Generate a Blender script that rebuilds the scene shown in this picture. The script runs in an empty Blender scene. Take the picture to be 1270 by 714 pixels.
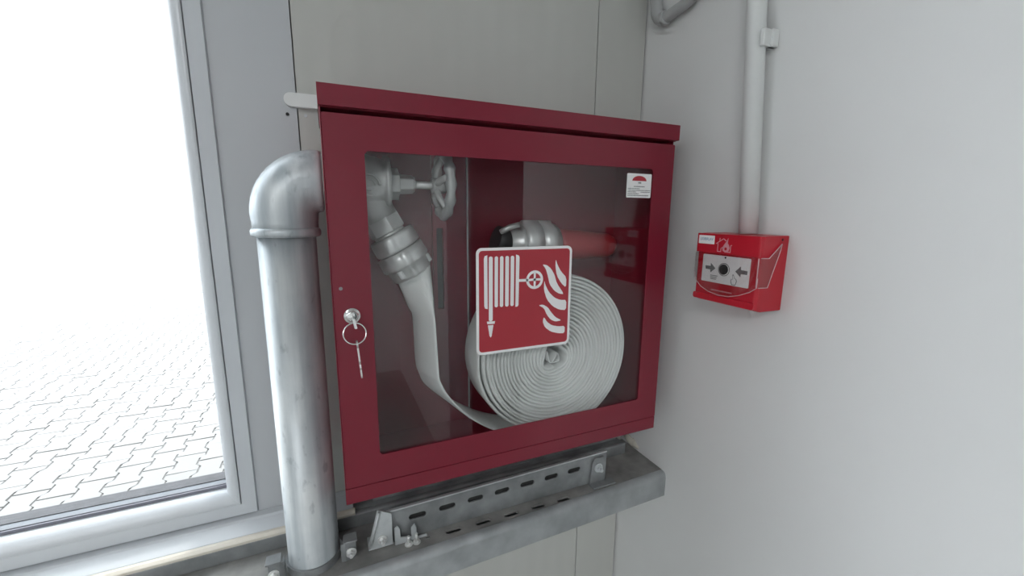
import bpy, bmesh, math, random
from mathutils import Vector, Matrix
from mathutils.geometry import tessellate_polygon
random.seed(7)
S = bpy.context.scene
C = S.collection
PI = math.pi

# ------------------------------------------------------------------ camera, world, lights, exposure
cam = bpy.data.cameras.new('camera')
cam_o = bpy.data.objects.new('camera', cam)
C.objects.link(cam_o)
cam.sensor_width = 36.0
cam.lens = 517.32 / 1270 * 36.0
cam.clip_start = 0.01
yaw, pitch, roll = 0.4172, -0.1810, 0.0095
fw = Vector((math.sin(yaw) * math.cos(pitch), math.cos(yaw) * math.cos(pitch), math.sin(pitch)))
rt = Vector((math.cos(yaw), -math.sin(yaw), 0))
up = rt.cross(fw)
r2 = rt * math.cos(roll) + up * math.sin(roll)
u2 = r2.cross(fw)
cam_o.matrix_world = Matrix(((r2.x, u2.x, -fw.x, -0.0011), (r2.y, u2.y, -fw.y, -0.5175),
                             (r2.z, u2.z, -fw.z, 0.3713), (0, 0, 0, 1)))
S.camera = cam_o

world = bpy.data.worlds.new('sky')
S.world = world
world.use_nodes = True
bg = world.node_tree.nodes['Background']
bg.inputs['Color'].default_value = (0.92, 0.96, 1.0, 1)
bg.inputs['Strength'].default_value = 5.0

sun = bpy.data.lights.new('sun', 'SUN')
sun.energy = 1.2
sun.angle = math.radians(6)
sun.color = (1.0, 0.95, 0.88)
sun_o = bpy.data.objects.new('sun', sun)
C.objects.link(sun_o)
sun_o.rotation_euler = Vector((-0.25, -0.55, -0.95)).to_track_quat('-Z', 'Y').to_euler()


def area(name, loc, target, sx, sy, power, col):
    l = bpy.data.lights.new(name, 'AREA')
    l.shape = 'RECTANGLE'
    l.size, l.size_y, l.energy, l.color = sx, sy, power, col
    o = bpy.data.objects.new(name, l)
    C.objects.link(o)
    o.location = loc
    o.rotation_euler = (Vector(target) - Vector(loc)).to_track_quat('-Z', 'Y').to_euler()
    return o


area('added_fill_light', (-1.3, -1.9, 1.33), (-1.3, -1.9, 0), 1.2, 0.6, 25, (0.98, 0.99, 1.0))  # added fill below the ceiling, no known fixture there

S.view_settings.view_transform = 'Standard'
S.view_settings.look = 'None'
S.view_settings.gamma = 1.0
S.view_settings.use_curve_mapping = False
S.view_settings.exposure = 0.4


# ------------------------------------------------------------------ materials
def nodes_of(name):
    m = bpy.data.materials.new(name)
    m.use_nodes = True
    nt = m.node_tree
    return m, nt, nt.nodes['Principled BSDF']


def mat(name, col, rough=0.5, metal=0.0, var=0.06, scale=20.0, bump=0.0, bscale=200.0, spec=0.5,
        col2=None, stretch=(1, 1, 1), rvar=0.0):
    m, nt, p = nodes_of(name)
    N = nt.nodes
    L = nt.links
    tc = N.new('ShaderNodeTexCoord')
    mp = N.new('ShaderNodeMapping')
    mp.inputs['Scale'].default_value = stretch
    L.new(tc.outputs['Object'], mp.inputs['Vector'])
    nz = N.new('ShaderNodeTexNoise')
    nz.inputs['Scale'].default_value = scale
    nz.inputs['Detail'].default_value = 6
    L.new(mp.outputs['Vector'], nz.inputs['Vector'])
    cr = N.new('ShaderNodeValToRGB')
    c2 = col2 if col2 else tuple(max(0, c * (1 - var * 2.5)) for c in col)
    cr.color_ramp.elements[0].position = 0.3
    cr.color_ramp.elements[1].position = 0.7
    cr.color_ramp.elements[0].color = (*c2, 1)
    cr.color_ramp.elements[1].color = (*col, 1)
    L.new(nz.outputs['Fac'], cr.inputs['Fac'])
    L.new(cr.outputs['Color'], p.inputs['Base Color'])
    p.inputs['Roughness'].default_value = rough
    p.inputs['Metallic'].default_value = metal
    p.inputs['Specular IOR Level'].default_value = spec
    if rvar:
        mr = N.new('ShaderNodeMapRange')
        mr.inputs['To Min'].default_value = max(0.02, rough - rvar)
        mr.inputs['To Max'].default_value = rough + rvar
        L.new(nz.outputs['Fac'], mr.inputs['Value'])
        L.new(mr.outputs['Result'], p.inputs['Roughness'])
    if bump:
        n2 = N.new('ShaderNodeTexNoise')
        n2.inputs['Scale'].default_value = bscale
        n2.inputs['Detail'].default_value = 4
        L.new(mp.outputs['Vector'], n2.inputs['Vector'])
        b = N.new('ShaderNodeBump')
        b.inputs['Strength'].default_value = bump
        b.inputs['Distance'].default_value = 0.002
        L.new(n2.outputs['Fac'], b.inputs['Height'])
        L.new(b.outputs['Normal'], p.inputs['Normal'])
    return m


def glass_mat(name, tint, ior=1.5, rough=0.0):
    m = bpy.data.materials.new(name)
    m.use_nodes = True
    nt = m.node_tree
    N, L = nt.nodes, nt.links
    N.remove(N['Principled BSDF'])
    out = N['Material Output']
    tr = N.new('ShaderNodeBsdfTransparent')
    tr.inputs['Color'].default_value = (*tint, 1)
    gl = N.new('ShaderNodeBsdfGlossy')
    gl.inputs['Roughness'].default_value = rough
    lw = N.new('ShaderNodeLayerWeight')       # Schlick reflectance, the same from both faces of the sheet
    lw.inputs['Blend'].default_value = 0.5
    pw = N.new('ShaderNodeMath')
    pw.operation = 'POWER'
    pw.inputs[1].default_value = 5.0
    L.new(lw.outputs['Facing'], pw.inputs[0])
    fr = N.new('ShaderNodeMapRange')
    fr.inputs['To Min'].default_value = ((ior - 1) / (ior + 1)) ** 2
    fr.inputs['To Max'].default_value = 1.0
    L.new(pw.outputs[0], fr.inputs['Value'])
    mx = N.new('ShaderNodeMixShader')
    L.new(fr.outputs['Result'], mx.inputs['Fac'])
    L.new(tr.outputs[0], mx.inputs[1])
    L.new(gl.outputs[0], mx.inputs[2])
    L.new(mx.outputs[0], out.inputs['Surface'])
    return m


def knit_mat():
    m, nt, p = nodes_of('woven_hose')
    N, L = nt.nodes, nt.links
    tc = N.new('ShaderNodeTexCoord')
    nz = N.new('ShaderNodeTexNoise')
    nz.inputs['Scale'].default_value = 30
    L.new(tc.outputs['Object'], nz.inputs['Vector'])
    cr = N.new('ShaderNodeValToRGB')
    cr.color_ramp.elements[0].color = (0.80, 0.82, 0.80, 1)
    cr.color_ramp.elements[1].color = (0.90, 0.92, 0.90, 1)
    L.new(nz.outputs['Fac'], cr.inputs['Fac'])
    L.new(cr.outputs['Color'], p.inputs['Base Color'])
    p.inputs['Roughness'].default_value = 0.8
    vo = N.new('ShaderNodeTexVoronoi')
    vo.inputs['Scale'].default_value = 650
    L.new(tc.outputs['Object'], vo.inputs['Vector'])
    b = N.new('ShaderNodeBump')
    b.inputs['Strength'].default_value = 0.35
    b.inputs['Distance'].default_value = 0.0008
    L.new(vo.outputs['Distance'], b.inputs['Height'])
    L.new(b.outputs['Normal'], p.inputs['Normal'])
    return m


def panel_mat():
    m, nt, p = nodes_of('panel_coating')
    N, L = nt.nodes, nt.links
    tc = N.new('ShaderNodeTexCoord')
    wv = N.new('ShaderNodeTexWave')
    wv.bands_direction = 'X'
    wv.inputs['Scale'].default_value = 9
    wv.inputs['Distortion'].default_value = 0.0
    L.new(tc.outputs['Object'], wv.inputs['Vector'])
    nz = N.new('ShaderNodeTexNoise')
    nz.inputs['Scale'].default_value = 3
    L.new(tc.outputs['Object'], nz.inputs['Vector'])
    cr = N.new('ShaderNodeValToRGB')
    cr.color_ramp.elements[0].color = (0.50, 0.505, 0.475, 1)
    cr.color_ramp.elements[1].color = (0.56, 0.565, 0.535, 1)
    L.new(nz.outputs['Fac'], cr.inputs['Fac'])
    L.new(cr.outputs['Color'], p.inputs['Base Color'])
    p.inputs['Roughness'].default_value = 0.45
    b = N.new('ShaderNodeBump')
    b.inputs['Strength'].default_value = 0.12
    b.inputs['Distance'].default_value = 0.003
    L.new(wv.outputs['Fac'], b.inputs['Height'])
    L.new(b.outputs['Normal'], p.inputs['Normal'])
    return m


def galv_mat():
    m, nt, p = nodes_of('galvanised_pipe')
    N, L = nt.nodes, nt.links
    tc = N.new('ShaderNodeTexCoord')

    def noise(scale, stretch, lo, hi, c0, c1, detail=5):
        mp = N.new('ShaderNodeMapping')
        mp.inputs['Scale'].default_value = stretch
        L.new(tc.outputs['Object'], mp.inputs['Vector'])
        nz = N.new('ShaderNodeTexNoise')
        nz.inputs['Scale'].default_value = scale
        nz.inputs['Detail'].default_value = detail
        L.new(mp.outputs['Vector'], nz.inputs['Vector'])
        cr = N.new('ShaderNodeValToRGB')
        cr.color_ramp.elements[0].position, cr.color_ramp.elements[1].position = lo, hi
        cr.color_ramp.elements[0].color, cr.color_ramp.elements[1].color = (*c0, 1), (*c1, 1)
        L.new(nz.outputs['Fac'], cr.inputs['Fac'])
        return nz, cr

    def mul(a, b):
        mx = N.new('ShaderNodeMix')
        mx.data_type = 'RGBA'
        mx.blend_type = 'MULTIPLY'
        mx.inputs['Factor'].default_value = 1.0
        L.new(a, mx.inputs['A'])
        L.new(b, mx.inputs['B'])
        return mx.outputs['Result']

    n1, streak = noise(60, (1, 1, .06), .36, .62, (.47, .51, .53), (.68, .71, .715))
    n2, cloud = noise(22, (1, 1, .5), .38, .62, (.78, .80, .82), (1, 1, 1))
    n3, speck = noise(95, (1, 1, .45), .28, .38, (.74, .75, .76), (1, 1, 1), 3)
    L.new(mul(mul(streak.outputs['Color'], cloud.outputs['Color']), speck.outputs['Color']), p.inputs['Base Color'])
    p.inputs['Metallic'].default_value = 0.4
    mr = N.new('ShaderNodeMapRange')
    mr.inputs['To Min'].default_value = 0.30
    mr.inputs['To Max'].default_value = 0.60
    L.new(n2.outputs['Fac'], mr.inputs['Value'])
    L.new(mr.outputs['Result'], p.inputs['Roughness'])
    b = N.new('ShaderNodeBump')
    b.inputs['Strength'].default_value = 0.25
    b.inputs['Distance'].default_value = 0.002
    L.new(n2.outputs['Fac'], b.inputs['Height'])
    L.new(b.outputs['Normal'], p.inputs['Normal'])
    return m


M = {
    'red': mat('red_enamel', (0.21, 0.012, 0.029), 0.35, 0, 0.03, 6, 0.03, 500),
    'red_plastic': mat('red_plastic', (0.50, 0.006, 0.022), 0.3, 0, 0.02, 10),
    'red_print': mat('red_print', (0.42, 0.03, 0.045), 0.4, 0, 0.01, 10),
    'red_nozzle': mat('red_nozzle', (0.40, 0.02, 0.03), 0.4, 0, 0.03, 10),
    'white_print': mat('white_print', (0.88, 0.88, 0.88), 0.4, 0, 0.01, 10),
    'white_plastic': mat('white_plastic', (0.76, 0.78, 0.77), 0.4, 0, 0.02, 8),
    'cream': mat('cream_sealant', (0.74, 0.69, 0.60), 0.5, 0, 0.05, 30),
    'upvc': mat('window_plastic', (0.64, 0.67, 0.70), 0.28, 0, 0.015, 5),
    'outer_gasket': mat('outer_sill_rubber', (0.05, 0.05, 0.056), 0.7, 0, 0.15, 90),
    'seal_grey': mat('grey_seal', (0.22, 0.22, 0.26), 0.6, 0, 0.05, 60),
    'upvc_wall': mat('white_panel_coating', (0.53, 0.55, 0.57), 0.4, 0, 0.02, 4),
    'gasket': mat('gasket_rubber', (0.17, 0.17, 0.20), 0.6, 0, 0.15, 80),
    'spacer': mat('spacer_metal', (0.11, 0.12, 0.135), 0.5, 0.1, 0.05, 40),
    'plaster': mat('painted_plaster', (0.74, 0.745, 0.74), 0.6, 0, 0.025, 3, 0.05, 90),
    'panel': panel_mat(),
    'floor': mat('grey_floor', (0.40, 0.40, 0.39), 0.5, 0, 0.06, 4),
    'ceiling': mat('white_ceiling', (0.78, 0.78, 0.77), 0.7, 0, 0.02, 3),
    'seam': mat('seam_backing', (0.33, 0.33, 0.31), 0.7, 0, 0.05, 30),  # grey backing seen in the panel joints
    'galv': galv_mat(),
    'zinc': mat('zinc_steel', (0.66, 0.69, 0.70), 0.42, 0.35, 0.12, 30, 0.08, 160, col2=(0.46, 0.49, 0.50), rvar=0.12),
    'zinc_dull': mat('dull_zinc', (0.36, 0.355, 0.34), 0.7, 0.2, 0.15, 28, 0.12, 120, col2=(0.20, 0.20, 0.195)),  # darker, rougher, mottled zinc for the beam top
    'zinc_dark': mat('dark_zinc', (0.33, 0.345, 0.35), 0.5, 0.35, 0.12, 30, 0.08, 200, col2=(0.20, 0.21, 0.215)),
    'alu': mat('cast_aluminium', (0.80, 0.81, 0.80), 0.34, 0.5, 0.06, 40, 0.05, 300),
    'cast': mat('cast_valve_metal', (0.58, 0.59, 0.58), 0.45, 0.45, 0.08, 40, 0.12, 300),
    'chrome': mat('polished_chrome', (0.82, 0.83, 0.82), 0.15, 1.0, 0.03, 30),
    'black': mat('black_print', (0.02, 0.02, 0.022), 0.4, 0, 0.02, 10),
    'grey_print': mat('grey_print', (0.16, 0.16, 0.165), 0.5, 0, 0.02, 10),
    'faint_print': mat('pale_print', (0.66, 0.30, 0.34), 0.4, 0, 0.02, 10),
    'flap_highlight': mat('painted_edge_highlight', (0.70, 0.50, 0.52), 0.3, 0, 0.02, 10),  # pale colour paints highlights along the clear flap's edges
    'blue_print': mat('blue_print', (0.10, 0.22, 0.40), 0.4, 0, 0.05, 300),
    'grey_plastic': mat('grey_conduit', (0.42, 0.43, 0.43), 0.5, 0, 0.04, 20),
    'hole': mat('hole_shade', (0.03, 0.03, 0.03), 0.8, 0, 0.02, 20),  # near-black stands for the shade inside holes and slots
    'hose': knit_mat(),
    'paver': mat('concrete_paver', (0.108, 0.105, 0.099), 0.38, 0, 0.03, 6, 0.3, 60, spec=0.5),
    'far_glare': mat('far_ground_glare', (0.70, 0.70, 0.69), 0.7, 0, 0.03, 2),  # pale colour stands for far ground blown out to white
    'sand': mat('joint_sand', (0.100, 0.097, 0.092), 0.6, 0, 0.08, 40),
    'foam': mat('filler_foam', (0.66, 0.63, 0.55), 0.8, 0, 0.1, 60, 0.4, 90),
    'glass': glass_mat('door_polycarbonate', (0.965, 0.97, 0.97), 1.55),
    'pane': glass_mat('window_glass', (0.96, 0.975, 0.98), 1.45),
    'clear': glass_mat('clear_plastic', (0.93, 0.92, 0.92), 1.55, 0.05),
}


# ------------------------------------------------------------------ mesh helpers
class MB:
    def __init__(self, *mats):
        self.bm = bmesh.new()
        self.mats = list(mats)

    def face(self, vs, mi=0, smooth=False):
        try:
            f = self.bm.faces.new(vs)
        except ValueError:
            return None
        f.material_index = mi
        f.smooth = smooth
        return f

    def box(self, a, b, mi=0):
        x0, y0, z0 = a
        x1, y1, z1 = b
        v = [self.bm.verts.new(p) for p in ((x0, y0, z0), (x1, y0, z0), (x1, y1, z0), (x0, y1, z0),
                                            (x0, y0, z1), (x1, y0, z1), (x1, y1, z1), (x0, y1, z1))]
        for q in ((0, 3, 2, 1), (4, 5, 6, 7), (0, 1, 5, 4), (1, 2, 6, 5), (2, 3, 7, 6), (3, 0, 4, 7)):
            self.face([v[i] for i in q], mi)
        return self

    def loft(self, rings, mi=0, closed=True, caps=True, smooth=True, loop=False):
        vr = [[self.bm.verts.new(p) for p in r] for r in rings]
        n = len(vr[0])
        pairs = list(zip(vr[:-1], vr[1:]))
        if loop:
            pairs.append((vr[-1], vr[0]))
        for a, b in pairs:
            for i in range(n if closed else n - 1):
                j = (i + 1) % n
                self.face([a[i], a[j], b[j], b[i]], mi, smooth)
        if caps and closed and not loop:
            self.face(vr[0][::-1], mi)
            self.face(vr[-1], mi)
        return self

    def lathe(self, prof, o, axis, seg=32, mi=0, smooth=True, flat=0, knob=None):
        """prof: (distance along the axis, radius)"""
        ax = Vector(axis).normalized()
        t = Vector((0, 1, 0)) if abs(ax.y) < 0.9 else Vector((1, 0, 0))
        u = ax.cross(t).normalized()
        w = ax.cross(u)
        o = Vector(o)
        rings = []
        for d, r in prof:
            ring = []
            for i in range(seg):
                a = 2 * PI * i / seg + flat
                rr = r * (knob(a) if knob else 1)
                ring.append(o + ax * d + (u * math.cos(a) + w * math.sin(a)) * rr)
            rings.append(ring)
        return self.loft(rings, mi, smooth=smooth)

    def cyl(self, p0, p1, r, seg=24, mi=0, r1=None, smooth=True):
        d = Vector(p1) - Vector(p0)
        return self.lathe([(0, r), (d.length, r if r1 is None else r1)], p0, d, seg, mi, smooth)

    def tube(self, pts, r, seg=14, mi=0, loop=False, radii=None):
        pts = [Vector(p) for p in pts]
        n = len(pts)
        rings = []
        prev = None
        for i, p in enumerate(pts):
            a = pts[(i - 1) % n] if (loop or i > 0) else p
            b = pts[(i + 1) % n] if (loop or i < n - 1) else p
            t = (b - a).normalized()
            if prev is None:
                h = Vector((0, 0, 1)) if abs(t.z) < 0.9 else Vector((1, 0, 0))
                u = t.cross(h).normalized()
            else:
                u = (prev - t * prev.dot(t)).normalized()
            prev = u
            w = t.cross(u)
            rr = radii[i] if radii else r
            rings.append([p + (u * math.cos(2 * PI * k / seg) + w * math.sin(2 * PI * k / seg)) * rr for k in range(seg)])
        return self.loft(rings, mi, loop=loop)

    def plate(self, loops, w0, w1, f, mi=0, smooth_sides=False):
        """flat shape: first loop outer, rest holes, in (u, v); f(u, v, w) -> point"""
        flat = [p for l in loops for p in l]
        tris = tessellate_polygon([[Vector((p[0], p[1], 0)) for p in l] for l in loops])
        a = [self.bm.verts.new(f(p[0], p[1], w0)) for p in flat]
        b = [self.bm.verts.new(f(p[0], p[1], w1)) for p in flat]
        for t in tris:
            self.face([a[i] for i in t], mi)
            self.face([b[i] for i in t][::-1], mi)
        k = 0
        for l in loops:
            n = len(l)
            for i in range(n):
                j = (i + 1) % n
                self.face([a[k + i], a[k + j], b[k + j], b[k + i]], mi, smooth_sides)
            k += n
        return self

    def build(self, name, parent=None, bevel=0.0, seg=2, autosmooth=False):
        bmesh.ops.recalc_face_normals(self.bm, faces=self.bm.faces)
        me = bpy.data.meshes.new(name)
        self.bm.to_mesh(me)
        self.bm.free()
        for m in self.mats:
            me.materials.append(M[m])
        o = bpy.data.objects.new(name, me)
        C.objects.link(o)
        if parent:
            o.parent = parent
        if bevel:
            b = o.modifiers.new('bevel', 'BEVEL')
            b.width = bevel
            b.segments = seg
            b.limit_method = 'ANGLE'
            b.angle_limit = math.radians(40)
        return o


def tag(o, label=None, cat=None, group=None, kind=None):
    if label:
        o['label'] = label
    if cat:
        o['category'] = cat
    if group:
        o['group'] = group
    if kind:
        o['kind'] = kind
    return o


def thing(name, label, cat, group=None):
    o = bpy.data.objects.new(name, None)
    o.empty_display_size = 0.05
    C.objects.link(o)
    return tag(o, label, cat, group)


def rrect(x0, z0, x1, z1, r, n=5):
    out = []
    for cx, cz, a0 in ((x1 - r, z1 - r, 0), (x0 + r, z1 - r, 90), (x0 + r, z0 + r, 180), (x1 - r, z0 + r, 270)):
        for i in range(n + 1):
            a = math.radians(a0 + 90 * i / n)
            out.append((cx + r * math.cos(a), cz + r * math.sin(a)))
    return out


def circle(cx, cz, r, n=24):
    return [(cx + r * math.cos(2 * PI * i / n), cz + r * math.sin(2 * PI * i / n)) for i in range(n)]


def slot(cx, cz, l, h, n=6):
    return rrect(cx - l / 2, cz - h / 2, cx + l / 2, cz + h / 2, h / 2 * 0.98, n)


def chaikin(P, k=2):
    for _ in range(k):
        Q = []
        for i in range(len(P)):
            a, b = P[i], P[(i + 1) % len(P)]
            Q.append((a[0] * .8 + b[0] * .2, a[1] * .8 + b[1] * .2))
            Q.append((a[0] * .2 + b[0] * .8, a[1] * .2 + b[1] * .8))
        P = Q
    return P


def catmull(P, k=8):
    P = [Vector(p) for p in P]
    out = []
    for i in range(len(P) - 1):
        p0 = P[max(i - 1, 0)]
        p1, p2 = P[i], P[i + 1]
        p3 = P[min(i + 2, len(P) - 1)]
        for j in range(k):
            t = j / k
            out.append(0.5 * ((2 * p1) + (p2 - p0) * t + (2 * p0 - 5 * p1 + 4 * p2 - p3) * t * t
                              + (3 * p1 - p0 - 3 * p2 + p3) * t ** 3))
    out.append(P[-1])
    return out


FRONT = lambda u, v, w: (u, w, v)          # plate facing -y
FLAT = lambda u, v, w: (u, v, w)           # plate lying in xy

# ------------------------------------------------------------------ the room
XR, YW = 0.556, 0.144                      # right wall and cabinet wall (inner faces)
XL, YB, ZF, ZC = -3.4, -3.3, -1.10, 1.36
tag(MB('floor').box((XL - .1, YB - .1, ZF - .1), (2.3, YW + .1, ZF)).build('floor'), kind='structure')
tag(MB('ceiling').box((XL - .1, YB - .1, ZC), (2.3, YW + .1, ZC + .1)).build('ceiling'), kind='structure')

# cabinet wall: sandwich panels with narrow joints, window opening on the left
WX0, WX1, WZ0, WZ1 = -3.10, -0.1215, -0.072, 1.28  # unseen left and top reach enlarged to admit more light
wb = MB('seam')
wb.box((XL, YW + .012, ZF), (WX0, YW + .09, ZC))
wb.box((WX1, YW + .012, ZF), (XR + .12, YW + .09, ZC))
wb.box((WX0, YW + .012, ZF), (WX1, YW + .09, WZ0))
wb.box((WX0, YW + .012, WZ1), (WX1, YW + .09, ZC))
wall = tag(wb.build('wall_back'), kind='structure')


def wall_panel(boxes, m='panel'):
    b = MB(m)
    for x0, x1, z0, z1 in boxes:
        b.box((x0, YW, z0), (x1, YW + .0125, z1))
    b.build('wall_panel', wall)


wall_panel([(XL, WX0, ZF, ZC), (WX0, WX1, WZ1, ZC), (WX0, WX1, ZF, WZ0), (WX1, -0.0268, ZF, ZC)], 'upvc_wall')
wall_panel([(-0.0252, 0.4490, ZF, ZC)])
wall_panel([(0.4508, XR - .0035, ZF, ZC)])
for x, z in ((-0.0385, 0.4965), (-0.0165, 0.4965)):
    b = MB('hole' if x < -.03 else 'zinc')
    b.cyl((x, YW + .001, z), (x, YW - .0012, z), 0.0021, 12)
    b.build('screw_hole' if x < -.03 else 'screw', wall)

# right wall with a doorway behind the photographer's side
b = MB('plaster')
b.box((XR, -0.656, ZF), (XR + .12, YW + .1, ZC))
b.box((XR, YB, ZF), (XR + .12, -1.55, ZC))
b.box((XR, -1.55, 1.0), (XR + .12, -0.656, ZC))
tag(b.build('wall_right'), kind='structure')
b = MB('upvc')
b.box((XR - .006, -1.60, ZF), (XR + .12, -1.54, 1.05))
b.box((XR + .05, -1.54, 1.0), (XR + .12, -0.656, 1.05))
tag(b.build('trim_1'), kind='structure')
b = MB('plaster')
b.box((2.2, YB, ZF), (2.3, YW + .1, ZC))
b.box((XR + .12, YB - .1, ZF), (2.3, YB, ZC))
b.box((XR + .12, YW, ZF), (2.3, YW + .1, ZC))
tag(b.build('wall_corridor'), kind='structure')
tag(MB('plaster').box((XL - .1, YB - .1, ZF), (XR + .12, YB, ZC)).build('wall_front'), kind='structure')
tag(MB('plaster').box((XL - .1, YB, ZF), (XL, YW + .1, ZC)).build('wall_left'), kind='structure')

# ------------------------------------------------------------------ window on the cabinet wall
# the frame profile runs round the opening; coordinates are inward offsets d (towards the glass) and depth y
GX, GZ = -0.158, 0.000                     # glass edge (right side, bottom side)
w1 = bpy.data.objects.new('window_1', None)
C.objects.link(w1)
tag(w1, kind='structure')


def around(prof, name, matname, parent, bevel=0.0):
    """closed profile of (d, y) swept round the four sides with mitred corners"""
    cs = []
    for sx, sz, x, z in ((1, -1, WX1, WZ0), (1, 1, WX1, WZ1), (-1, 1, WX0, WZ1), (-1, -1, WX0, WZ0)):
        cs.append([(x - sx * d, y, z - sz * d) for d, y in prof])
    m = MB(matname)
    m.loft(cs, 0, loop=True, smooth=False)
    return m.build(name, parent, bevel)


# outer frame with a bevelled shoulder, then the rounded glazing bead, gasket and pane
around([(-.004, YW + .08), (-.001, YW + .001), (.0005, YW - .004), (.0183, YW - .005), (.0187, YW - .0045), (.0188, YW + .08)],
       'window_frame', 'upvc', w1)
bead = [(.0195, YW + .05), (.0195, YW - .0060), (.0200, YW - .0068)]
for i in range(11):
    a = math.radians(90 * i / 10)
    bead.append((.022 + .016 * math.sin(a) ** 1.2, YW - .0072 + .0212 * (1 - math.cos(a))))
bead += [(.038, YW + .05)]
around(bead, 'glazing_bead', 'upvc', w1)
ZS = WZ0 + .038                            # strips seen beyond the lower bead, from the room outwards
for nm, mt, ya, yb_, zt in (('seal', 'seal_grey', .0142, .0172, .0045), ('spacer_bar', 'spacer', .0172, .0290, .0055),
                            ('outer_seal', 'outer_gasket', .0290, .0500, .0065)):
    MB(mt).box((WX0 + .036, YW + ya, ZS - .004), (WX1 - .036, YW + yb_, ZS + zt)).build(nm, w1)
MB('pane').box((WX0 + .036, YW + .020, ZS + .0050), (WX1 - .036, YW + .024, WZ1 - .036)).build('window_pane', w1)

# lower white trim board, cream sealed lip (run along the wall to the rail)
b = MB('upvc')
prof = [(YW, -.0740), (YW - .013, -.0740), (YW - .016, -.0760), (.108, -.0835), (.108, -.0870), (YW, -.0870)]
b.loft([[(x, y, z) for y, z in prof] for x in (XL + .02, 0.01)], 0, smooth=False)
tag(b.build('trim_2', bevel=.001), kind='structure')
b = MB('cream')
prof = [(.108, -.0835), (.101, -.0825), (.0965, -.085), (.0965, -.089), (.108, -.0895)]
b.loft([[(x, y, z) for y, z in prof] for x in (XL + .02, 0.012)], 0, smooth=False)
tag(b.build('trim_3', bevel=.001), kind='structure')

# ------------------------------------------------------------------ outside: paving
ZG = -1.17
g = MB('sand', 'far_glare')
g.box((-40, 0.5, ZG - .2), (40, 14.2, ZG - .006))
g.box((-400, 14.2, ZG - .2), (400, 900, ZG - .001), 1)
ground = tag(g.build('ground'), kind='structure')
PXP, PYP = 0.1395, 0.2000                  # paver pitch across and along


def paver_outline():
    hw, hn, l = 0.0775, 0.0540, 0.0968
    return [(-hw, -l), (hw, -l), (hw, -.058), (hn, -.036), (hn, .036), (hw, .058), (hw, l), (-hw, l), (-hw, .058),
            (-hn, .036), (-hn, -.036), (-hw, -.058)]


def paver_mesh():
    m = MB('paver')
    P = paver_outline()
    top = [(x * .97, y * .985, 0) for x, y in P]
    mid = [(x, y, -.003) for x, y in P]
    bot = [(x, y, -.03) for x, y in P]
    m.loft([bot, mid, top], 0, smooth=False)
    o = m.build('paving_stone', ground)
    return o


pv = paver_mesh()
spots = []
for i in range(-80, 20):
    cx = -0.878 + i * PXP
    for j in range(-12, 70):
        cy = 2.42 + j * PYP + (PYP / 2 if i % 2 else 0)
        if cy > 0.55:
            spots.append((cx, cy))


def seen(cx, cy):                          # through the window, from the camera's side
    x = cx * 0.6615 / (cy + .5175)
    z = 0.3713 - (0.3713 - ZG) * 0.6615 / (cy + .5175)
    return -0.85 < x < -0.13 and z > -0.08


near = sorted([s for s in spots if seen(*s)], key=lambda s: (s[0]) ** 2 + (s[1] + .5) ** 2)
singles, rest = near[:290], set(near[290:])
first = True
for cx, cy in singles:
    o = pv if first else pv.copy()
    if not first:
        C.objects.link(o)
        o.parent = ground
    first = False
    o.location = (cx, cy, ZG + random.uniform(-.002, .002))
    o.rotation_euler = (random.uniform(-.008, .008), random.uniform(-.008, .008), random.uniform(-.01, .01))
single_set = set(singles)
far = MB('paver')
P = paver_outline()
for cx, cy in spots:
    if (cx, cy) in single_set or cx < -10 or (cx > 0.3 and cy > 3):
        continue
    dz = random.uniform(-.002, .002)
    lo = [far.bm.verts.new((cx + x, cy + y, ZG - .005)) for x, y in P]
    hi = [far.bm.verts.new((cx + x * .97, cy + y * .985, ZG + dz)) for x, y in P]
    far.face(hi)
    for k in range(12):
        far.face([lo[k], lo[(k + 1) % 12], hi[(k + 1) % 12], hi[k]])
tag(far.build('paving_field', ground), kind='stuff')

# ------------------------------------------------------------------ hydrant cabinet
ZB, ZD0, ZD1, ZH0, ZT = 0.0, 0.0228, 0.4752, 0.4812, 0.504
CW, CY = 0.5035, 0.1415
cab = thing('hydrant_cabinet', 'red steel fire hydrant cabinet with a glazed door on the panel wall', 'cabinet')
b = MB('red')
t = .0014
b.box((0, .004, ZB), (t, CY, ZH0))                       # sides
b.box((CW - t, .004, ZB), (CW, CY, ZH0))
b.box((t, CY - t, ZB), (CW - t, CY, ZH0))                # back
b.box((t, .004, .012), (CW - t, CY - t, .012 + t))       # floor
b.box((0, .0005, ZB), (CW, .004, ZD0 - .0014))           # bottom strip
b.box((t, .012, ZD0 - .0014), (CW - t, .014, ZD0 + .012))   # door stop, bottom
b.box((t, .034, ZD1 - .012), (CW - t, .036, ZH0))        # door stop, top
b.build('cabinet_body', cab, .0006)
b = MB('red')
prof = [(-.0035, ZH0 + .0005), (-.0035, ZT), (CY, ZT), (CY, ZH0), (.004, ZH0), (.004, ZH0 + .0004)]
b.loft([[(x, y, z) for y, z in prof] for x in (-.0012, CW + .004)], 0, smooth=False)
b.build('cabinet_hood', cab, .0012)
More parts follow.
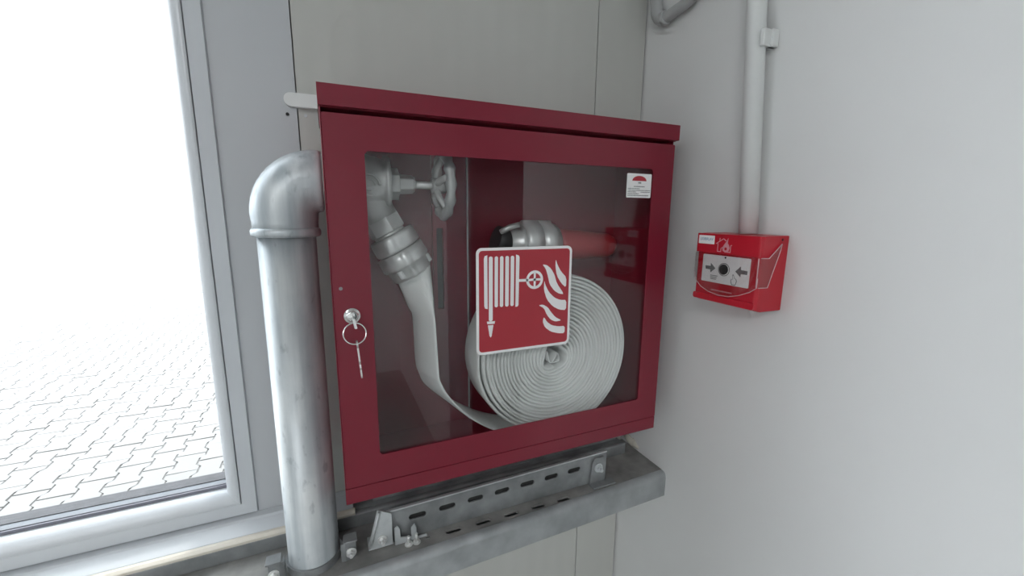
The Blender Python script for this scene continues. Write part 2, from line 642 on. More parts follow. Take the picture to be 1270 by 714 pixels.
# inside: raised left-hand back sheet with a folded edge and a slotted strip on it
b = MB('red')
b.plate([[(t, .014), (.2066, .014), (.2066, .4795), (t, .4795)], rrect(.1560, .215, .1665, .345, .002, 3)], .1345, .1375, FRONT)
inner = b.build('inner_panel', cab, .0004)
b = MB('zinc')
b.box((.2066, .1310, .014), (.2082, .1385, .4795))  # bright zinc paints the light caught by the fold
tag(b.build('panel_edge', inner), 'folded edge of the inner panel, its highlight painted in bright zinc')
b = MB('red')
b.plate([rrect(.1500, .18, .1790, .4700, .001, 2), rrect(.1560, .215, .1665, .345, .002, 3)], .1295, .1340, FRONT)
strip = b.build('slotted_strip', cab)
MB('hole').box((.1556, .1376, .2146), (.1669, .1384, .3454)).build('slot_shade', strip)  # dark sheet painted as the shade in the slot

DX0, DX1 = .0016, .5030
OX0, OX1, OZ0, OZ1 = .0440, .4632, .0602, .4372
b = MB('red')
b.plate([rrect(DX0, ZD0, DX1, ZD1, .0015, 2), rrect(OX0, OZ0, OX1, OZ1, .005, 4)], 0.0, .0016, FRONT)
for x0, x1, z0, z1 in ((DX0, DX0 + .0014, ZD0, ZD1), (DX1 - .0014, DX1, ZD0, ZD1), (DX0, DX1, ZD0, ZD0 + .0014),
                       (DX0, DX1, ZD1 - .0014, ZD1)):
    b.box((x0, .0014, z0), (x1, .0115, z1))
door = b.build('cabinet_door', cab)
b = MB('glass')
b.plate([rrect(OX0 - .010, OZ0 - .010, OX1 + .010, OZ1 + .010, .004, 3)], .0018, .0038, FRONT)
tag(b.build('door_pane', door), 'clear polycarbonate pane in the cabinet door')
b = MB('zinc_dark')
b.cyl((.0100, .0015, .2812), (.0100, -.0008, .2812), .0021, 14)
tag(b.build('rivet', door), 'small dark rivet above the lock')
b = MB('chrome')
b.lathe([(0, .0098), (.0022, .0098), (.0034, .0085), (.0036, .0066), (.0058, .0064), (.0066, .0052), (.0066, .0001)],
        (.0206, .0008, .2478), (0, -1, 0), 32)
tag(b.build('door_lock', door), 'round chrome cylinder lock')

# fire hose symbol sticker, on the pane
SX, SZ = .2510, .2502
sg = MB('white_print', 'red_print')
mm = lambda u, v, w: (SX + u / 1000, w, SZ + v / 1000)
sg.plate([rrect(-74.4, -74.0, 72.6, 73.6, 8.0, 6)], .0019, .0010, mm, 0)
sg.plate([rrect(-70.6, -70.2, 68.8, 69.8, 5.0, 6)], .0012, .00085, mm, 1)
W0, W1 = .0010, .00070
G = {
    'bl': [(-58.7, 63.9), (-62.5, 62.8), (-63.6, 59.3), (-63.2, -5.1), (-62.1, -8.4), (-58.2, -9.5)],
    'br': [(-16.8, 63.5), (-12.7, 62.2), (-11.5, 60.0), (-12.3, -7.4), (-13.5, -9.5), (-17.0, -9.7)],
    'n1': [(-59.4, -26.9), (-47.5, -27.3), (-48.1, -31.0), (-58.8, -30.6)],
    'n2': [(-58.0, -32.3), (-49.8, -32.5), (-52.4, -48.0), (-53.9, -50.1), (-55.5, -47.9)],
    'ln': [(-12.3, 29.2), (2.0, 28.8), (2.0, 25.0), (-12.2, 25.4)],
    'f1': [(45.7, 55.3), (48.9, 46.3), (55.3, 36.3), (64.3, 27.6), (64.2, 12.3), (55.9, 19.3), (48.1, 31.0), (45.5, 43.7)],
    'f2': [(24.2, 48.2), (31.3, 47.1), (38.3, 41.8), (44.3, 32.6), (48.5, 19.8), (61.3, 2.7), (53.2, 3.9), (45.0, 8.7),
           (36.8, 18.5), (33.3, 31.8), (29.9, 41.6)],
    'f3': [(27.9, 25.2), (29.6, 19.0), (35.6, 7.9), (45.3, -1.3), (55.1, -5.4), (65.6, -6.2), (65.5, -21.6), (54.0, -20.0),
           (42.5, -13.9), (32.7, -3.1), (27.6, 11.3)],
    'f4': [(19.2, -10.5), (26.6, -10.0), (34.6, -14.6), (40.2, -22.3), (47.9, -30.8), (58.5, -36.5), (48.1, -37.5),
           (40.0, -33.8), (33.4, -26.0), (28.4, -15.5)],
    'f5': [(28.7, -28.4), (33.6, -36.1), (41.8, -42.4), (53.3, -45.3), (64.4, -45.6), (64.2, -56.9), (53.6, -56.0),
           (40.5, -51.9), (30.7, -44.4), (26.7, -35.4)],
}
for k, P in G.items():
    sg.plate([chaikin(P, 1) if k[0] in 'f' else P], W0, W1, mm, 0)
for x0, x1, z0, z1 in ((-56.6, -51.0, -26.9, 62.0), (-48.2, -43.3, -8.0, 62.0), (-40.5, -35.4, -8.2, 62.0),
                       (-32.6, -27.3, -8.3, 62.0), (-24.7, -19.5, -8.2, 62.0)):
    sg.plate([rrect(x0, z0, x1, z1, 2.4, 4)], W0, W1, mm, 0)
sg.plate([circle(12.5, 27.0, 13.3, 32), circle(12.5, 27.0, 9.4, 32)], W0, W1, mm, 0)
sg.plate([[(10.9, 17.5), (14.1, 17.5), (14.1, 36.5), (10.9, 36.5)]], W0, W1, mm, 0)
sg.plate([[(3.0, 25.5), (22.0, 25.5), (22.0, 28.7), (3.0, 28.7)]], W0, W1, mm, 0)
tag(sg.build('hose_sign', door), 'square red and white sign of a fire hose, valve wheel and flames')

# small maker's label, top right of the pane
lb = MB('white_print', 'red_print', 'grey_print')
lb.plate([rrect(.4155, .3940, .4618, .4295, .0015, 3)], .0019, .0010, FRONT, 0)
arc = [(.4385 + .0135 * math.cos(math.radians(a)), .4188 + .0075 * math.sin(math.radians(a))) for a in range(0, 181, 15)]
lb.plate([arc], .0012, .0008, FRONT, 1)


def textbars(m, rows, w0, w1, f, mi, seed):
    """rows of print too small to read: short dashes of uneven length"""
    rnd = random.Random(seed)
    for x0, x1, z, h in rows:
        x = x0
        sgn = 1 if x1 > x0 else -1
        while (x1 - x) * sgn > 0.0004:
            L = rnd.uniform(.0005, .0013)
            e = x + sgn * min(L, abs(x1 - x))
            m.plate([[(x, z), (e, z), (e, z + h * rnd.uniform(.75, 1.0)), (x, z + h)]], w0, w1, f, mi)
            x = e + sgn * rnd.uniform(.0003, .0006)


textbars(lb, [(.4365, .4420, .4150, .0022), (.4285, .4490, .4098, .0014), (.4175, .4400, .4068, .0012),
              (.4175, .4600, .4042, .0012), (.4175, .4340, .4018, .0012), (.4420, .4600, .4018, .0012),
              (.4175, .4380, .3992, .0012), (.4175, .4580, .3966, .0013)], .0012, .0008, FRONT, 2, 3)
tag(lb.build('maker_label', door), 'small white label with a red arch and rows of fine print')

# key in the lock, ring and second key hanging from it
keys = thing('key_ring', 'two small keys on a steel ring hanging from the cabinet lock', 'keys')
kb = MB('chrome')
kb.plate([rrect(.0196, .2362, .0228, .2484, .0012, 3)], -.0190, -.0062, lambda u, v, w: (u + (.2484 - v) * .16, w, v))
kb.build('key', keys, .0004)
rg = MB('chrome')
rg.tube([(.0218 + .0126 * math.cos(2 * PI * i / 40), -.0125 + .004 * math.sin(2 * PI * i / 40),
          .2290 + .0118 * math.sin(2 * PI * i / 40)) for i in range(40)], .00085, 8, loop=True)
rg.build('ring', keys)
kb = MB('chrome')
kf = lambda u, v, w: (.0235 + .0 + u + (.2215 - v) * .075, w, v)
kb.plate([circle(0, .2165, .0052, 16), circle(0, .2185, .0017, 10)], -.0145, -.0125, lambda u, v, w: (.0235 + (w + .0135) * 1.0 + (.2185 - v) * .075, -.0135 + u, v))
kb.plate([[(-.0022, .2125), (.0022, .2125), (.0022, .176), (0, .1735), (-.0012, .176), (-.0012, .184), (-.0020, .187), (-.0012, .191), (-.0022, .195)]],
         -.0145, -.0125, lambda u, v, w: (.0235 + (w + .0135) + (.2185 - v) * .075, -.0135 + u, v))
kb.build('key', keys, .0003)

# ------------------------------------------------------------------ valve inside the cabinet
YV = .064
VZ = .4055
valve = thing('hose_valve', 'cast metal hose valve with a handwheel inside the cabinet', 'valve')
AX = Vector((.47, -.05, -.88)).normalized()
b = MB('cast')
b.lathe([(0, .026), (.012, .027), (.016, .033), (.030, .036), (.048, .036), (.060, .033), (.068, .030), (.070, .0345), (.076, .0345), (.0765, .030), (.0765, .001)],
        (.0016, YV, VZ), (1, 0, 0), 40)
b.lathe([(0, .030), (.022, .028), (.030, .024), (.052, .0235)], Vector((.041, YV, VZ)), AX, 32)
b.build('valve_body', valve)
b = MB('cast')
for rr, wd in ((.0125, .0016), (.0075, .0013)):
    b.tube([(.050 + rr * math.cos(2 * PI * i / 24), YV - .0350 - .0012 * math.cos(0), VZ - .004 + rr * math.sin(2 * PI * i / 24)) for i in range(20)], wd, 6)
b.box((.046, YV - .0378, VZ - .0075), (.055, YV - .0345, VZ - .0055))
b.build('cast_emblem', valve)
b = MB('cast')
b.lathe([(0, .021), (.012, .021), (.0125, .0135), (.031, .0125), (.0315, .010), (.034, .010)], (.078, YV, VZ), (1, 0, 0), 6, smooth=False)
b.build('bonnet', valve, .0012)
b = MB('alu')
b.cyl((.110, YV, VZ), (.150, YV, VZ), .0052, 18)
b.build('spindle', valve)
WXc = .147
b = MB('cast')
R = .0405
b.tube([(WXc + .004, YV + R * math.cos(2 * PI * i / 48), VZ + R * math.sin(2 * PI * i / 48)) for i in range(48)], .0068, 10, loop=True,
       radii=[.0068 + .0011 * math.cos(i * PI / 2) for i in range(48)])
b.cyl((WXc - .012, YV, VZ), (WXc + .006, YV, VZ), .0105, 20)
wheel = b.build('handwheel', valve)
for k in range(5):
    a = math.radians(20 + 72 * k)
    d = Vector((0, math.cos(a), math.sin(a)))
    sp = MB('cast')
    o = Vector((WXc - .006, YV, VZ))
    sp.tube([o + d * .007, o + d * .020 + Vector((.001, 0, 0)), o + d * .0395 + Vector((.009, 0, 0))], .0046, 8, radii=[.0050, .0046, .0042])
    sp.build('spoke', wheel)
b = MB('alu')
H0 = Vector((.041, YV, VZ)) + AX * .050
b.lathe([(0, .0225), (.0015, .0245), (.020, .0245), (.0215, .0225)], H0, AX, 6, smooth=False, flat=.35)
b.lathe([(.0215, .021), (.025, .021)], H0, AX, 32)
b.build('outlet_nut', valve, .001)
b = MB('alu')
H1 = H0 + AX * .0255
lug = lambda a: 1.0 + (.07 if math.cos(3 * a + .5) > .75 else 0)
b.lathe([(0, .024), (.0005, .0285), (.004, .0300), (.018, .0305), (.0205, .0295), (.022, .0265)], H1, AX, 72, knob=lug)
b.build('outlet_coupling', valve)

# ------------------------------------------------------------------ the hose
hose = thing('fire_hose', 'white woven fire hose rolled flat into a large coil behind the pane', 'hose')
H2 = H1 + AX * .0228
b = MB('alu')
b.lathe([(0, .0265), (.001, .0305), (.018, .0315), (.0210, .0295), (.0215, .0275), (.034, .0268), (.038, .0245), (.0385, .018)], H2, AX, 72,
        knob=lambda a: 1.0 + (.06 if math.cos(4 * a) > .8 else 0))
b.build('hose_coupling', hose)
for k in range(3):
    a = 2 * PI * k / 3 + 2.2
    u = AX.cross(Vector((0, 1, 0))).normalized()
    w = AX.cross(u)
    d = u * math.cos(a) + w * math.sin(a)
    lg = MB('alu')
    o = H2 + AX * .027 + d * .028
    lg.tube([o - AX * .005, o + AX * .006], .0042, 8)
    lg.build('coupling_lug', hose, .0008)

# the flat run from the coupling to the coil: front and back edges of the woven band
HE = H2 + AX * .036
fe = catmull([HE + Vector((.020, -.012, .011)), (.1270, .036, .240), (.1275, .029, .215), (.1300, .028, .150), (.1330, .028, .132), (.147, .028, .106),
              (.178, .028, .070), (.219, .028, .041), (.262, .028, .024), (.322, .028, .0165)], 8)
be = catmull([HE + Vector((-.018, .012, -.009)), (.1010, .082, .235), (.1085, .094, .215), (.1110, .098, .150), (.1150, .098, .128), (.127, .098, .104),
              (.165, .099, .072), (.212, .1, .042), (.262, .1, .024), (.322, .1, .0165)], 8)
rings = []
n = len(fe)
for i in range(n):
    f, k = fe[i], be[i]
    a = (fe[min(i + 1, n - 1)] + be[min(i + 1, n - 1)] - fe[max(i - 1, 0)] - be[max(i - 1, 0)]).normalized()
    wv = k - f
    nn = a.cross(wv.normalized()).normalized()
    s = i / (n - 1)
    th = .0024 + .015 * max(0, 1 - s / .14) ** 1.6
    ring = []
    for j in range(16):
        t_ = 2 * PI * j / 16
        c, sn = math.cos(t_), math.sin(t_)
        flat = math.copysign(abs(c) ** .55, c)
        ring.append((f + k) / 2 - wv * .5 * flat + nn * th * math.copysign(abs(sn) ** .8, sn))
    rings.append(ring)
b = MB('hose')
b.loft(rings)
b.build('hose_run', hose)

# the coil
CXc, CZc, RX, RZ = .3215, .1475, .1315, .1305
TURNS, SEG = 20, 72
pitch_c = .0057
yf, yb = .028, .100
prof = [(yf, 0), (yf + .0010, .45), (yf + .0032, .78), (yf + .009, .97), (yb - .005, .97), (yb, 0), (yb - .005, -.97), (yf + .009, -.97),
        (yf + .0032, -.78), (yf + .0010, -.45)]
rnd = random.Random(5)
wob = [(rnd.uniform(0, 6.28), rnd.uniform(.0003, .0007), rnd.choice((2, 3, 4))) for _ in range(TURNS + 2)]
joff = [rnd.uniform(-.0022, .0022) for _ in range(TURNS + 2)]
rings = []
for i in range(TURNS * SEG + 1):
    tt = i / SEG
    ph = -PI / 2 + 2 * PI * tt
    rr = 1 - tt * pitch_c / RX
    k = int(tt)
    fr = tt - k
    wv0, wv1 = wob[k], wob[k + 1]
    w = min(1, rr * 1.6 - .1) * wv0[1] * math.sin(wv0[2] * ph + wv0[0]) * (1 - fr) + min(1, rr * 1.6 - .1) * wv1[1] * math.sin(wv1[2] * ph + wv1[0]) * fr
    jo = joff[k] * (1 - fr) + joff[k + 1] * fr
    loose = 0.0
    if tt < 3:                                   # outer turns lie a little loose on the left
        loose = -.0015 * math.exp(-((ph % (2 * PI) - PI) / .9) ** 2) * (1 if tt > 1 else -1)
    jo += .012 * max(0, 1 - tt / 6) * max(0, -math.cos(ph)) ** 1.2   # outer turns sit deeper on the left
    rx, rz = RX * rr + w + loose, RZ * rr + w + loose
    if tt > TURNS - 2.4:                         # squarish folded heart of the roll
        q = min(1, (tt - (TURNS - 2.4)) / 2.2)
        sq = 1 + .10 * q + .16 * q * math.cos(3 * ph + .7)
        rx *= sq
        rz *= sq
    n_ = Vector((math.cos(ph) / rx, 0, math.sin(ph) / rz)).normalized()
    c = Vector((CXc - .006 * tt / TURNS + rx * math.cos(ph), 0, CZc - .001 * tt / TURNS + rz * math.sin(ph)))
    half = pitch_c * .485
    rings.append([c + n_ * (v * half) + Vector((0, y + jo * (1 if y < .06 else .3), 0)) for y, v in prof])
b = MB('hose')
b.loft(rings)
b.build('hose_coil', hose)
b = MB('hose')                                   # folded end in the heart of the roll
cx, cz = CXc - .006, CZc - .001
pts = [(cx - .012, cz + .010), (cx - .006, cz - .009), (cx + .001, cz - .006), (cx + .007, cz + .004), (cx + .010, cz - .008), (cx - .002, cz - .0105)]
pts = catmull([(p[0], 0, p[1]) for p in pts], 6)
rings = []
for i, p in enumerate(pts):
    a = (pts[min(i + 1, len(pts) - 1)] - pts[max(i - 1, 0)]).normalized()
    nn = Vector((-a.z, 0, a.x))
    rings.append([p + nn * (v * .0013) + Vector((0, y + .003, 0)) for y, v in prof])
b.loft(rings)
b.build('hose_end', hose)

# nozzle lying on the coil, at the back
noz = thing('hose_nozzle', 'red nozzle with a light metal coupling lying on top of the coiled hose', 'nozzle')
NA = Vector((.97, .02, -.04)).normalized()
N0 = Vector((.262, .098, .3215))
b = MB('alu')
b.lathe([(0, .024), (.018, .025), (.022, .031)], N0, NA, 32)
b.lathe([(.022, .031), (.026, .036), (.050, .037), (.0505, .033), (.053, .033), (.0535, .037), (.074, .037), (.076, .034), (.086, .031), (.088, .024)], N0, NA, 64,
        knob=lambda a: 1.0 + (.05 if math.cos(3 * a) > .7 else 0))
b.build('nozzle_coupling', noz)
b = MB('red_nozzle')
b.lathe([(.088, .022), (.100, .026), (.135, .025), (.170, .022), (.196, .021), (.206, .017), (.210, .006)], N0, NA, 32)
b.build('nozzle_barrel', noz)
b = MB('black')
b.tube([N0 + NA * -.020 + Vector((0, 0, .006)), N0 + NA * .004], .022, 20)
b.build('nozzle_sleeve', noz)
b = MB('alu')
b.tube([N0 + Vector((-.018, -.016, .018)), N0 + Vector((-.004, -.020, .026)), N0 + Vector((.012, -.020, .030))], .0045, 8)
b.build('coupling_lever', noz)

# ------------------------------------------------------------------ standpipe
PX, PY, PR = -.0452, .060, .0322
pipe = thing('standpipe', 'galvanised steel water pipe rising beside the window into the cabinet', 'pipe')
b = MB('galv')
b.cyl((PX, PY, ZF), (PX, PY, .352), PR, 48)
b.build('pipe', pipe)
b = MB('galv')
RB, RE = .040, .0358
path = [(PX, PY, .345), (PX, PY, .356)]
zc = VZ - RB
for i in range(13):
    a = PI / 2 * i / 12
    path.append((PX + RB - RB * math.cos(a), PY, zc + RB * math.sin(a)))
path.append((-.0012, PY, VZ))
b.tube(path, RE, 40, radii=[RE] * 2 + [RE + .001] * 13 + [RE - .001])
elbow = b.build('elbow', pipe)
b = MB('galv')
b.lathe([(0, .034), (.001, .0372), (.003, .0382), (.007, .0382), (.0095, .0372), (.011, .0355)], (PX, PY, .3390), (0, 0, 1), 48)
b.build('collar', elbow)
b = MB('galv')
b.plate([rrect(-.006, -.006, .006, .006, .001, 2)], -.0366, -.0345, lambda u, v, w: (PX + .024 + u, PY + w + .0, VZ - .004 + v))
b.build('raised_mark', elbow)

# ------------------------------------------------------------------ lower steelwork
beam = thing('support_beam', 'galvanised steel beam with slotted top running under the cabinet', 'beam')


def by(x):
    return .0025 + (x - .04) * .0215


bz = -.1100
b = MB('zinc_dull', 'zinc')
X0, X1 = -2.4, XR - .0002
outer = [(X0, by(X0) + .012), (X1, by(X1) + .012), (X1, YW - .001), (X0, YW - .001)]
holes = [circle(PX, PY, .0345, 32), circle(.109, .0335, .0034, 12)]
holes += [slot(.148 + .048 * k, .0312 - .0012 * k, .0245, .0085) for k in range(5)]
b.plate([outer] + holes, bz, bz - .0035, FLAT, 0)
prof = [(.0126, 0), (.0122, 0), (.008, -.0004), (.004, -.002), (.0012, -.0052), (0, -.010), (0, -.0106), (0, -.0469), (0, -.0475), (.0032, -.0475), (.0032, -.011), (.0055, -.006), (.0122, -.0035)]
b.loft([[(x, by(x) + y, bz + z) for y, z in prof] for x in (X0, X1)], 1, smooth=True)
b.plate([outer, circle(PX, PY, .0345, 32)], bz - .0475, bz - .0455, FLAT, 1)  # unseen lower plate, added to keep light out of the slots
b.build('channel', beam)

# rail on the wall behind the beam
rail = thing('wall_rail', 'grey steel rail along the wall behind the slotted strut', 'rail')
b = MB('zinc_dark')
prof = [(YW - .0008, -.0905), (.110, -.0905), (.103, -.0880), (.0985, -.0880), (.0965, -.0895), (.0965, bz + .0003), (.0990, bz + .0003), (.0995, -.0935), (YW - .0008, -.0935)]
b.loft([[(x, y, z) for y, z in prof] for x in (-2.4, XR - .03)], 0, smooth=False)
b.build('channel', rail, .0006)
b = MB('zinc_dark')
prof = [(.128, -.0905), (.126, -.066), (.1235, -.062), (.1215, -.066), (.120, -.0905)]
b.loft([[(x, y, z) for y, z in prof] for x in (.04, XR - .035)], 0, smooth=False)
b.build('upper_lip', rail, .0006)

# slotted strut standing on the beam
strut = thing('slotted_strut', 'slotted steel strut standing on edge on the beam under the cabinet', 'strut')
b = MB('zinc_dark')
YS = .0440
b.plate([[(.052, -.1096), (.439, -.1096), (.439, -.0535), (.052, -.0575)]] + [slot(.0965 + .0457 * k, -.0772 + .0004 * k, .0255, .0088) for k in range(7)],
        YS, YS + .0026, FRONT)
b.build('slotted_face', strut, .0005)
b = MB('zinc')
b.loft([[(x, YS - .0012, z), (x, YS + .0040, z), (x, YS + .0040, z - .0024), (x, YS + .0026, z - .0024), (x, YS - .0012, z - .0024)] for x, z in ((.052, -.0572), (.439, -.0532))], 0, smooth=False)
b.build('top_flange', strut, .0006)
MB('hole').box((.053, YS + .005, -.1096), (.438, YS + .0062, -.064)).build('strut_slot_shade', strut)  # dark sheet standing for shade behind the strut slots


def hexbolt(m, o, ax, r, h, stud=0.0, mi=0):
    m.lathe([(0, r * 1.45), (.0012, r * 1.45)], o, ax, 20, mi)
    m.lathe([(.0012, r), (.0012 + h, r)], o, ax, 6, mi, smooth=False)
    if stud:
        m.lathe([(.0012 + h, r * .5), (.0012 + h + stud, r * .5)], o, ax, 12, mi)


# end bracket, left
br = thing('strut_bracket', 'bent steel bracket with bolts at the left end of the slotted strut', 'bracket')
b = MB('zinc')
prof = [(.0300, -.1095), (.0440, -.0500), (.0575, -.0540), (.0590, -.1095)]
b.plate([[(.0255, -.1005), (.0395, -.0480), (.0590, -.0580), (.0590, -.1080), (.0300, -.1085)]], YS - .0055, YS - .0025, FRONT)
b.box((.0250, YS - .0060, -.1085), (.0600, YS + .020, -.1062))
b.build('bracket_plate', br, .0008)
b = MB('zinc')
b.tube([(.0280, YS - .0075, -.0985), (.0415, YS - .0075, -.0500)], .0020, 8)
b.build('folded_edge', br)
b = MB('zinc')
b.plate([[(.0615, -.0820), (.0660, -.0790), (.0690, -.0850), (.0700, -.0990), (.0850, -.1020), (.0850, -.0880), (.0900, -.0830), (.0930, -.0900), (.0930, -.1060),
          (.1080, -.1060), (.1080, -.1094), (.0615, -.1094)]], YS - .0090, YS - .0062, FRONT)
b.build('foot', br, .0006)
for x, z in ((.0445, -.0960),):
    b = MB('alu')
    hexbolt(b, (x, YS - .0055, z), (0, -1, 0), .0048, .004, .005)
    b.build('bolt', br)
for x in (.0800, .0915):
    b = MB('alu')
    hexbolt(b, (x, YS - .0140, bz + .0002), (0, 0, 1), .0040, .004, .009)
    b.build('bolt', br)
# end bracket, right
br = thing('strut_bracket', 'small bolted steel bracket at the right end of the slotted strut', 'bracket')
b = MB('zinc_dark')
b.plate([[(.4020, -.1080), (.4340, -.1080), (.4340, -.0700), (.4300, -.0600), (.4110, -.0600), (.4060, -.0700)]], YS - .0050, YS - .0022, FRONT)
b.box((.4000, YS - .0190, -.1097), (.4480, YS - .0022, -.1068))
b.build('bracket_plate', br, .0008)
b = MB('zinc')
hexbolt(b, (.4185, YS - .0052, -.0790), (0, -1, 0), .0058, .005, .005)
b.build('bolt', br)

# pipe clamp at the beam
cl = thing('pipe_clamp', 'steel pipe clamp with bolted lugs where the pipe meets the beam', 'clamp')
b = MB('zinc_dark')
ring = [(PX + .0350 * math.cos(2 * PI * i / 40), PY + .0350 * math.sin(2 * PI * i / 40)) for i in range(40)]
b.plate([[(PX + .0352 * math.cos(2 * PI * i / 40), PY + .0352 * math.sin(2 * PI * i / 40)) for i in range(40)],
         [(PX + .0326 * math.cos(2 * PI * i / 40), PY + .0326 * math.sin(2 * PI * i / 40)) for i in range(40)]], bz + .0003, bz + .010, FLAT)
b.build('clamp_band', cl)
for sgn in (1, -1):
    b = MB('zinc_dark')
    x = PX + sgn * .034
    pr = [(x, PY - .026), (x + sgn * .006, PY - .027), (x + sgn * .020, PY - .022), (x + sgn * .020, PY - .018), (x + sgn * .004, PY - .020), (x + sgn * .0005, PY - .012)]
    b.plate([pr], bz + .0003, bz + .028, FLAT)
    b.box((min(x + sgn * .004, x + sgn * .022), PY - .027, bz + .0275), (max(x + sgn * .004, x + sgn * .022), PY - .010, bz + .0300))
    b.build('clamp_lug', cl, .0008)
    b = MB('alu')
    hexbolt(b, (x + sgn * .013, PY - .0255, bz + .012), (0, -1, 0), .0050, .004, .004)
    b.build('bolt', cl)

# filler foam at the wall where the steelwork goes in
b = MB('foam')
rings = []
rnd = random.Random(11)
for i in range(9):
    y = .092 + .046 * i / 8
    ring = []
    for j in range(8):
        a = PI * j / 7
        r = (.003 + .005 * math.sin(PI * i / 8)) * rnd.uniform(.7, 1.25)
        ring.append((XR + .001 - r * math.sin(a), y + rnd.uniform(-.002, .002), bz + .008 + r * 1.2 * -math.cos(a) + .008 * (i / 8)))
    rings.append(ring)
b.loft(rings, smooth=True)
tag(b.build('filler_foam'), 'crumbly off-white filler foam where the steelwork meets the right wall', 'foam')

# ------------------------------------------------------------------ white plastic end showing behind the cabinet hood
b = MB('white_plastic')
P = [(.060, .5225), (.060, .5050)] + [(-.0325 + .0087 * math.cos(math.radians(a)), .51375 + .0087 * math.sin(math.radians(a))) for a in range(270, 89, -15)]
b.plate([P], YW - .0002, YW - .010, FRONT)
tag(b.build('cover_strip', bevel=.003, seg=3), 'white plastic strip with a rounded end showing behind the cabinet top', 'strip')

# ------------------------------------------------------------------ right wall: call point
XF = .5025
cp = thing('fire_call_point', 'red manual fire alarm call point with a clear flap on the right wall', 'call point')
b = MB('red_plastic')
# housing: side outline in (x, z), swept along y, narrower at the front
y0, y1 = -.0600, -.1605
def ring_at(y, dx):
    return [(XR - .0002, y, .2430), (.5140 + dx, y, .2435), (XF + .0012 + dx, y, .2470), (XF + .0012 + dx, y, .3425), (.5160 + dx, y, .3435), (XR - .0002, y, .3435)]
b.loft([ring_at(y0, .004), ring_at(y0 - .003, 0), ring_at(y1 + .003, 0), ring_at(y1, .004)], 0, smooth=False)
b.build('housing', cp, .0012)
YZ = lambda u, v, w: (w, u, v)             # plate facing -x
b = MB('red_plastic')
b.plate([[(-.0612, .3432), (-.1592, .3432), (-.1606, .3172), (-.1500, .3160), (-.0612, .3160)]], XF + .0014, XF - .0018, YZ)
b.build('top_band', cp, .0008)
b = MB('red_plastic')
b.plate([rrect(-.1592, .2470, -.0604, .2560, .003, 4)], XF + .0014, XF - .0008, YZ)
b.build('bottom_band', cp, .0006)
b = MB('white_print', 'grey_print', 'black', 'red_print')
b.plate([rrect(-.1483, .2742, -.0725, .3134, .0012, 3)], XF + .0014, XF + .0004, YZ, 0)
A0, A1 = XF + .0006, XF + .0001
b.plate([[(-.0779, .2970), (-.0872, .2972), (-.0868, .3016), (-.0951, .2946), (-.0873, .2876), (-.0868, .2920), (-.0785, .2921)]], A0, A1, YZ, 1)
b.plate([[(-.1453, .2970), (-.1451, .2918), (-.1357, .2920), (-.1357, .2876), (-.1273, .2944), (-.1349, .3020), (-.1354, .2974)]], A0, A1, YZ, 1)
b.plate([circle(-.1092, .2945, .0092, 28), circle(-.1092, .2945, .0083, 28)], A0, A1, YZ, 1)
b.plate([circle(-.1088, .2945, .0072, 28)], A0, A1 - .0002, YZ, 2)
hand = [(-.1213, .2805), (-.1232, .2752), (-.1293, .2752), (-.1311, .2809), (-.1299, .2842), (-.1269, .2852), (-.1254, .2898), (-.1237, .2895), (-.1244, .2832), (-.1220, .2832)]
hc = (-.1262, .2815)
b.plate([hand, [(hc[0] + (p[0] - hc[0]) * .82, hc[1] + (p[1] - hc[1]) * .86) for p in hand]], A0, A1, YZ, 1)
b.plate([circle(-.1100, .3112, .0014, 10)], A0, A1, YZ, 2)
textbars(b, [(-.0878, -.1004, .2834, .0012), (-.0881, -.0994, .2810, .0012), (-.0884, -.0976, .2786, .0012)], A0, A1, YZ, 1, 9)
tag(b.build('press_panel', cp), 'white panel with two grey arrows, a black dot and a pressing hand')
b = MB('faint_print')
T0, T1 = XF - .0016, XF - .0021
def stroke(m, pts, w, t0, t1, f, mi=0):
    for (ax_, az), (bx, bz_) in zip(pts[:-1], pts[1:]):
        d = Vector((bx - ax_, bz_ - az))
        if d.length < 1e-6:
            continue
        n_ = Vector((-d.y, d.x)).normalized() * w / 2
        e = d.normalized() * w * .3
        m.plate([[(ax_ - e.x + n_.x, az - e.y + n_.y), (bx + e.x + n_.x, bz_ + e.y + n_.y), (bx + e.x - n_.x, bz_ + e.y - n_.y), (ax_ - e.x - n_.x, az - e.y - n_.y)]], t0, t1, f, mi)
hs = .0011
stroke(b, [(-.0945, .3300), (-.0975, .3300), (-.0975, .3192), (-.1030, .3192), (-.1030, .3235), (-.1075, .3270)], hs, T0, T1, YZ)
stroke(b, [(-.0945, .3300), (-.1060, .3372), (-.1100, .3345)], hs, T0, T1, YZ)
stroke(b, [(-.1000, .3335), (-.1000, .3375)], hs, T0, T1, YZ)
stroke(b, [(-.1195, .3290), (-.1180, .3285), (-.1180, .3192), (-.1120, .3192)], hs, T0, T1, YZ)
fl = [(-.1060, .3205), (-.1105, .3185), (-.1150, .3205), (-.1165, .3250), (-.1150, .3290), (-.1130, .3310), (-.1132, .3385), (-.1110, .3340), (-.1075, .3290), (-.1050, .3250)]
b.plate([fl, circle(-.1105, .3235, .0022, 10)], T0, T1, YZ)
b.build('house_fire_symbol', cp)
st = MB('white_print', 'blue_print')
st.plate([rrect(-.0913, .3284, -.0642, .3404, .0006, 2)], XF - .0016, XF - .0021, YZ, 0)
fc = bpy.data.curves.new('t', 'FONT')
fc.body = 'L038BRLAV'
fc.size = .0056
fc.align_x = 'CENTER'
fo = bpy.data.objects.new('t', fc)
fm = bpy.data.meshes.new_from_object(fo)
vs = [st.bm.verts.new((XF - .00225, -.0778 - v.co.x * .82, .3334 + v.co.y)) for v in fm.vertices]
for p in fm.polygons:
    st.face([vs[i] for i in p.vertices], 1)
bpy.data.objects.remove(fo)
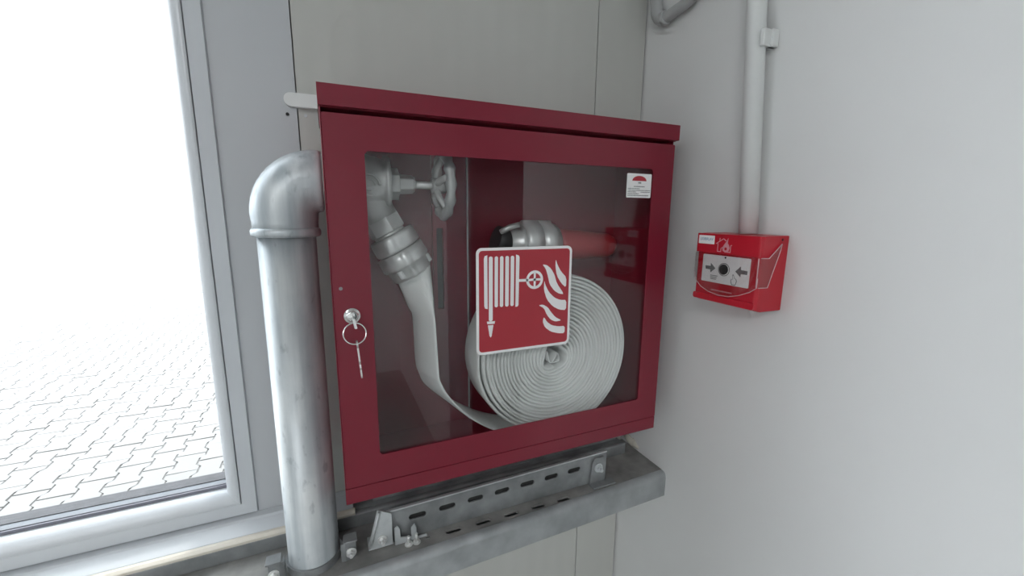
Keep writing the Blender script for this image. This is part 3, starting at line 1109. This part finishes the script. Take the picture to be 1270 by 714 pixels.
tag(st.build('number_sticker', cp), 'white sticker with small blue print on the top band')
b = MB('faint_print')
textbars(b, [(-.0905, -.1246, .2625, .0018)], XF + .0013, XF + .0007, YZ, 0, 21)
b.build('maker_print', cp)
# clear protective flap: curved-bottom front sheet and two side cheeks
b = MB('clear')
ft = [(-.0622, .3158), (-.0618, .2860), (-.0660, .2745), (-.0760, .2660), (-.0900, .2607), (-.1070, .2582), (-.1230, .2590), (-.1390, .2635), (-.1540, .2705), (-.1630, .2775), (-.1632, .2900), (-.1615, .3158)]
b.plate([ft], XF - .0042, XF - .0030, YZ)
for y in (-.0616, -.1612):
    b.plate([[(XF - .0030, .2775), (XF - .0030, .3155), (.5180, .3145), (.5400, .3330), (.5385, .3250), (.5210, .2760)]], y, y - .0012, lambda u, v, w: (u, w, v))
flap = b.build('clear_flap', cp)
b = MB('flap_highlight')  # painted highlight lines on the flap's edges
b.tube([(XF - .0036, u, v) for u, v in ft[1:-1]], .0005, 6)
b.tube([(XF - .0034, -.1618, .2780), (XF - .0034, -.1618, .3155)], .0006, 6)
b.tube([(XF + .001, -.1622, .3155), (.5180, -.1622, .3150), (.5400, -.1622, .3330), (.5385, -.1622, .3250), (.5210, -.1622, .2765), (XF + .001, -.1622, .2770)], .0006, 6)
b.build('flap_edge_highlight', flap)
b = MB('hole')
b.cyl((.5420, y1 + .0006, .3385), (.5420, y1 - .0004, .3385), .0016, 12)
b.build('screw_recess', cp)

# ------------------------------------------------------------------ right wall: conduits
cd = thing('cable_conduit', 'straight white plastic cable conduit running down to the call point', 'conduit')
cy = lambda z: -.1120 - (.3455 - z) * .0785
b = MB('white_plastic')
b.cyl((.5400, cy(.3440), .3440), (.5400, cy(1.30), 1.30), .0122, 32)
b.build('conduit', cd)
ccl = thing('conduit_clip', 'white plastic clip holding the straight conduit to the wall', 'clip')
b = MB('white_plastic')
zc = .597
b.box((XR - .012, cy(zc) - .0215, zc - .0105), (XR - .0002, cy(zc) - .0125, zc + .0105))
b.box((.5310, cy(zc) - .0185, zc - .0105), (XR - .0002, cy(zc) - .0127, zc + .0105))
b.box((.5440, cy(zc) + .0127, zc - .0105), (XR - .0002, cy(zc) + .0155, zc + .0105))
b.box((.5536, cy(zc) - .0170, zc - .0105), (XR - .0002, cy(zc) + .0150, zc + .0105))
b.build('clip_body', ccl, .0015)
gc = thing('flexible_conduit', 'short grey bent conduit high in the corner of the walls', 'conduit')
b = MB('grey_plastic')
pts = catmull([(.5440, .1120, .95), (.5440, .1120, .78), (.5440, .1100, .722), (.5440, .1010, .7000), (.5440, .0880, .6935)], 8)
b.tube(pts, .0105, 20)
b.build('conduit_bend', gc)
b = MB('grey_plastic')
b.tube(catmull([(.5440, .0930, .6938), (.5440, .0650, .6962), (.5440, .0350, .7010), (.5440, .0050, .7220), (.5440, -.0060, .7600), (.5440, -.0060, 1.30)], 8), .0088, 20)
b.build('conduit', gc)
MB('grey_plastic').lathe([(0, .0105), (.001, .0118), (.006, .0118), (.007, .0105)], (.5440, .0900, .6940), (0, -1, .1), 20).build('conduit_rim', gc)
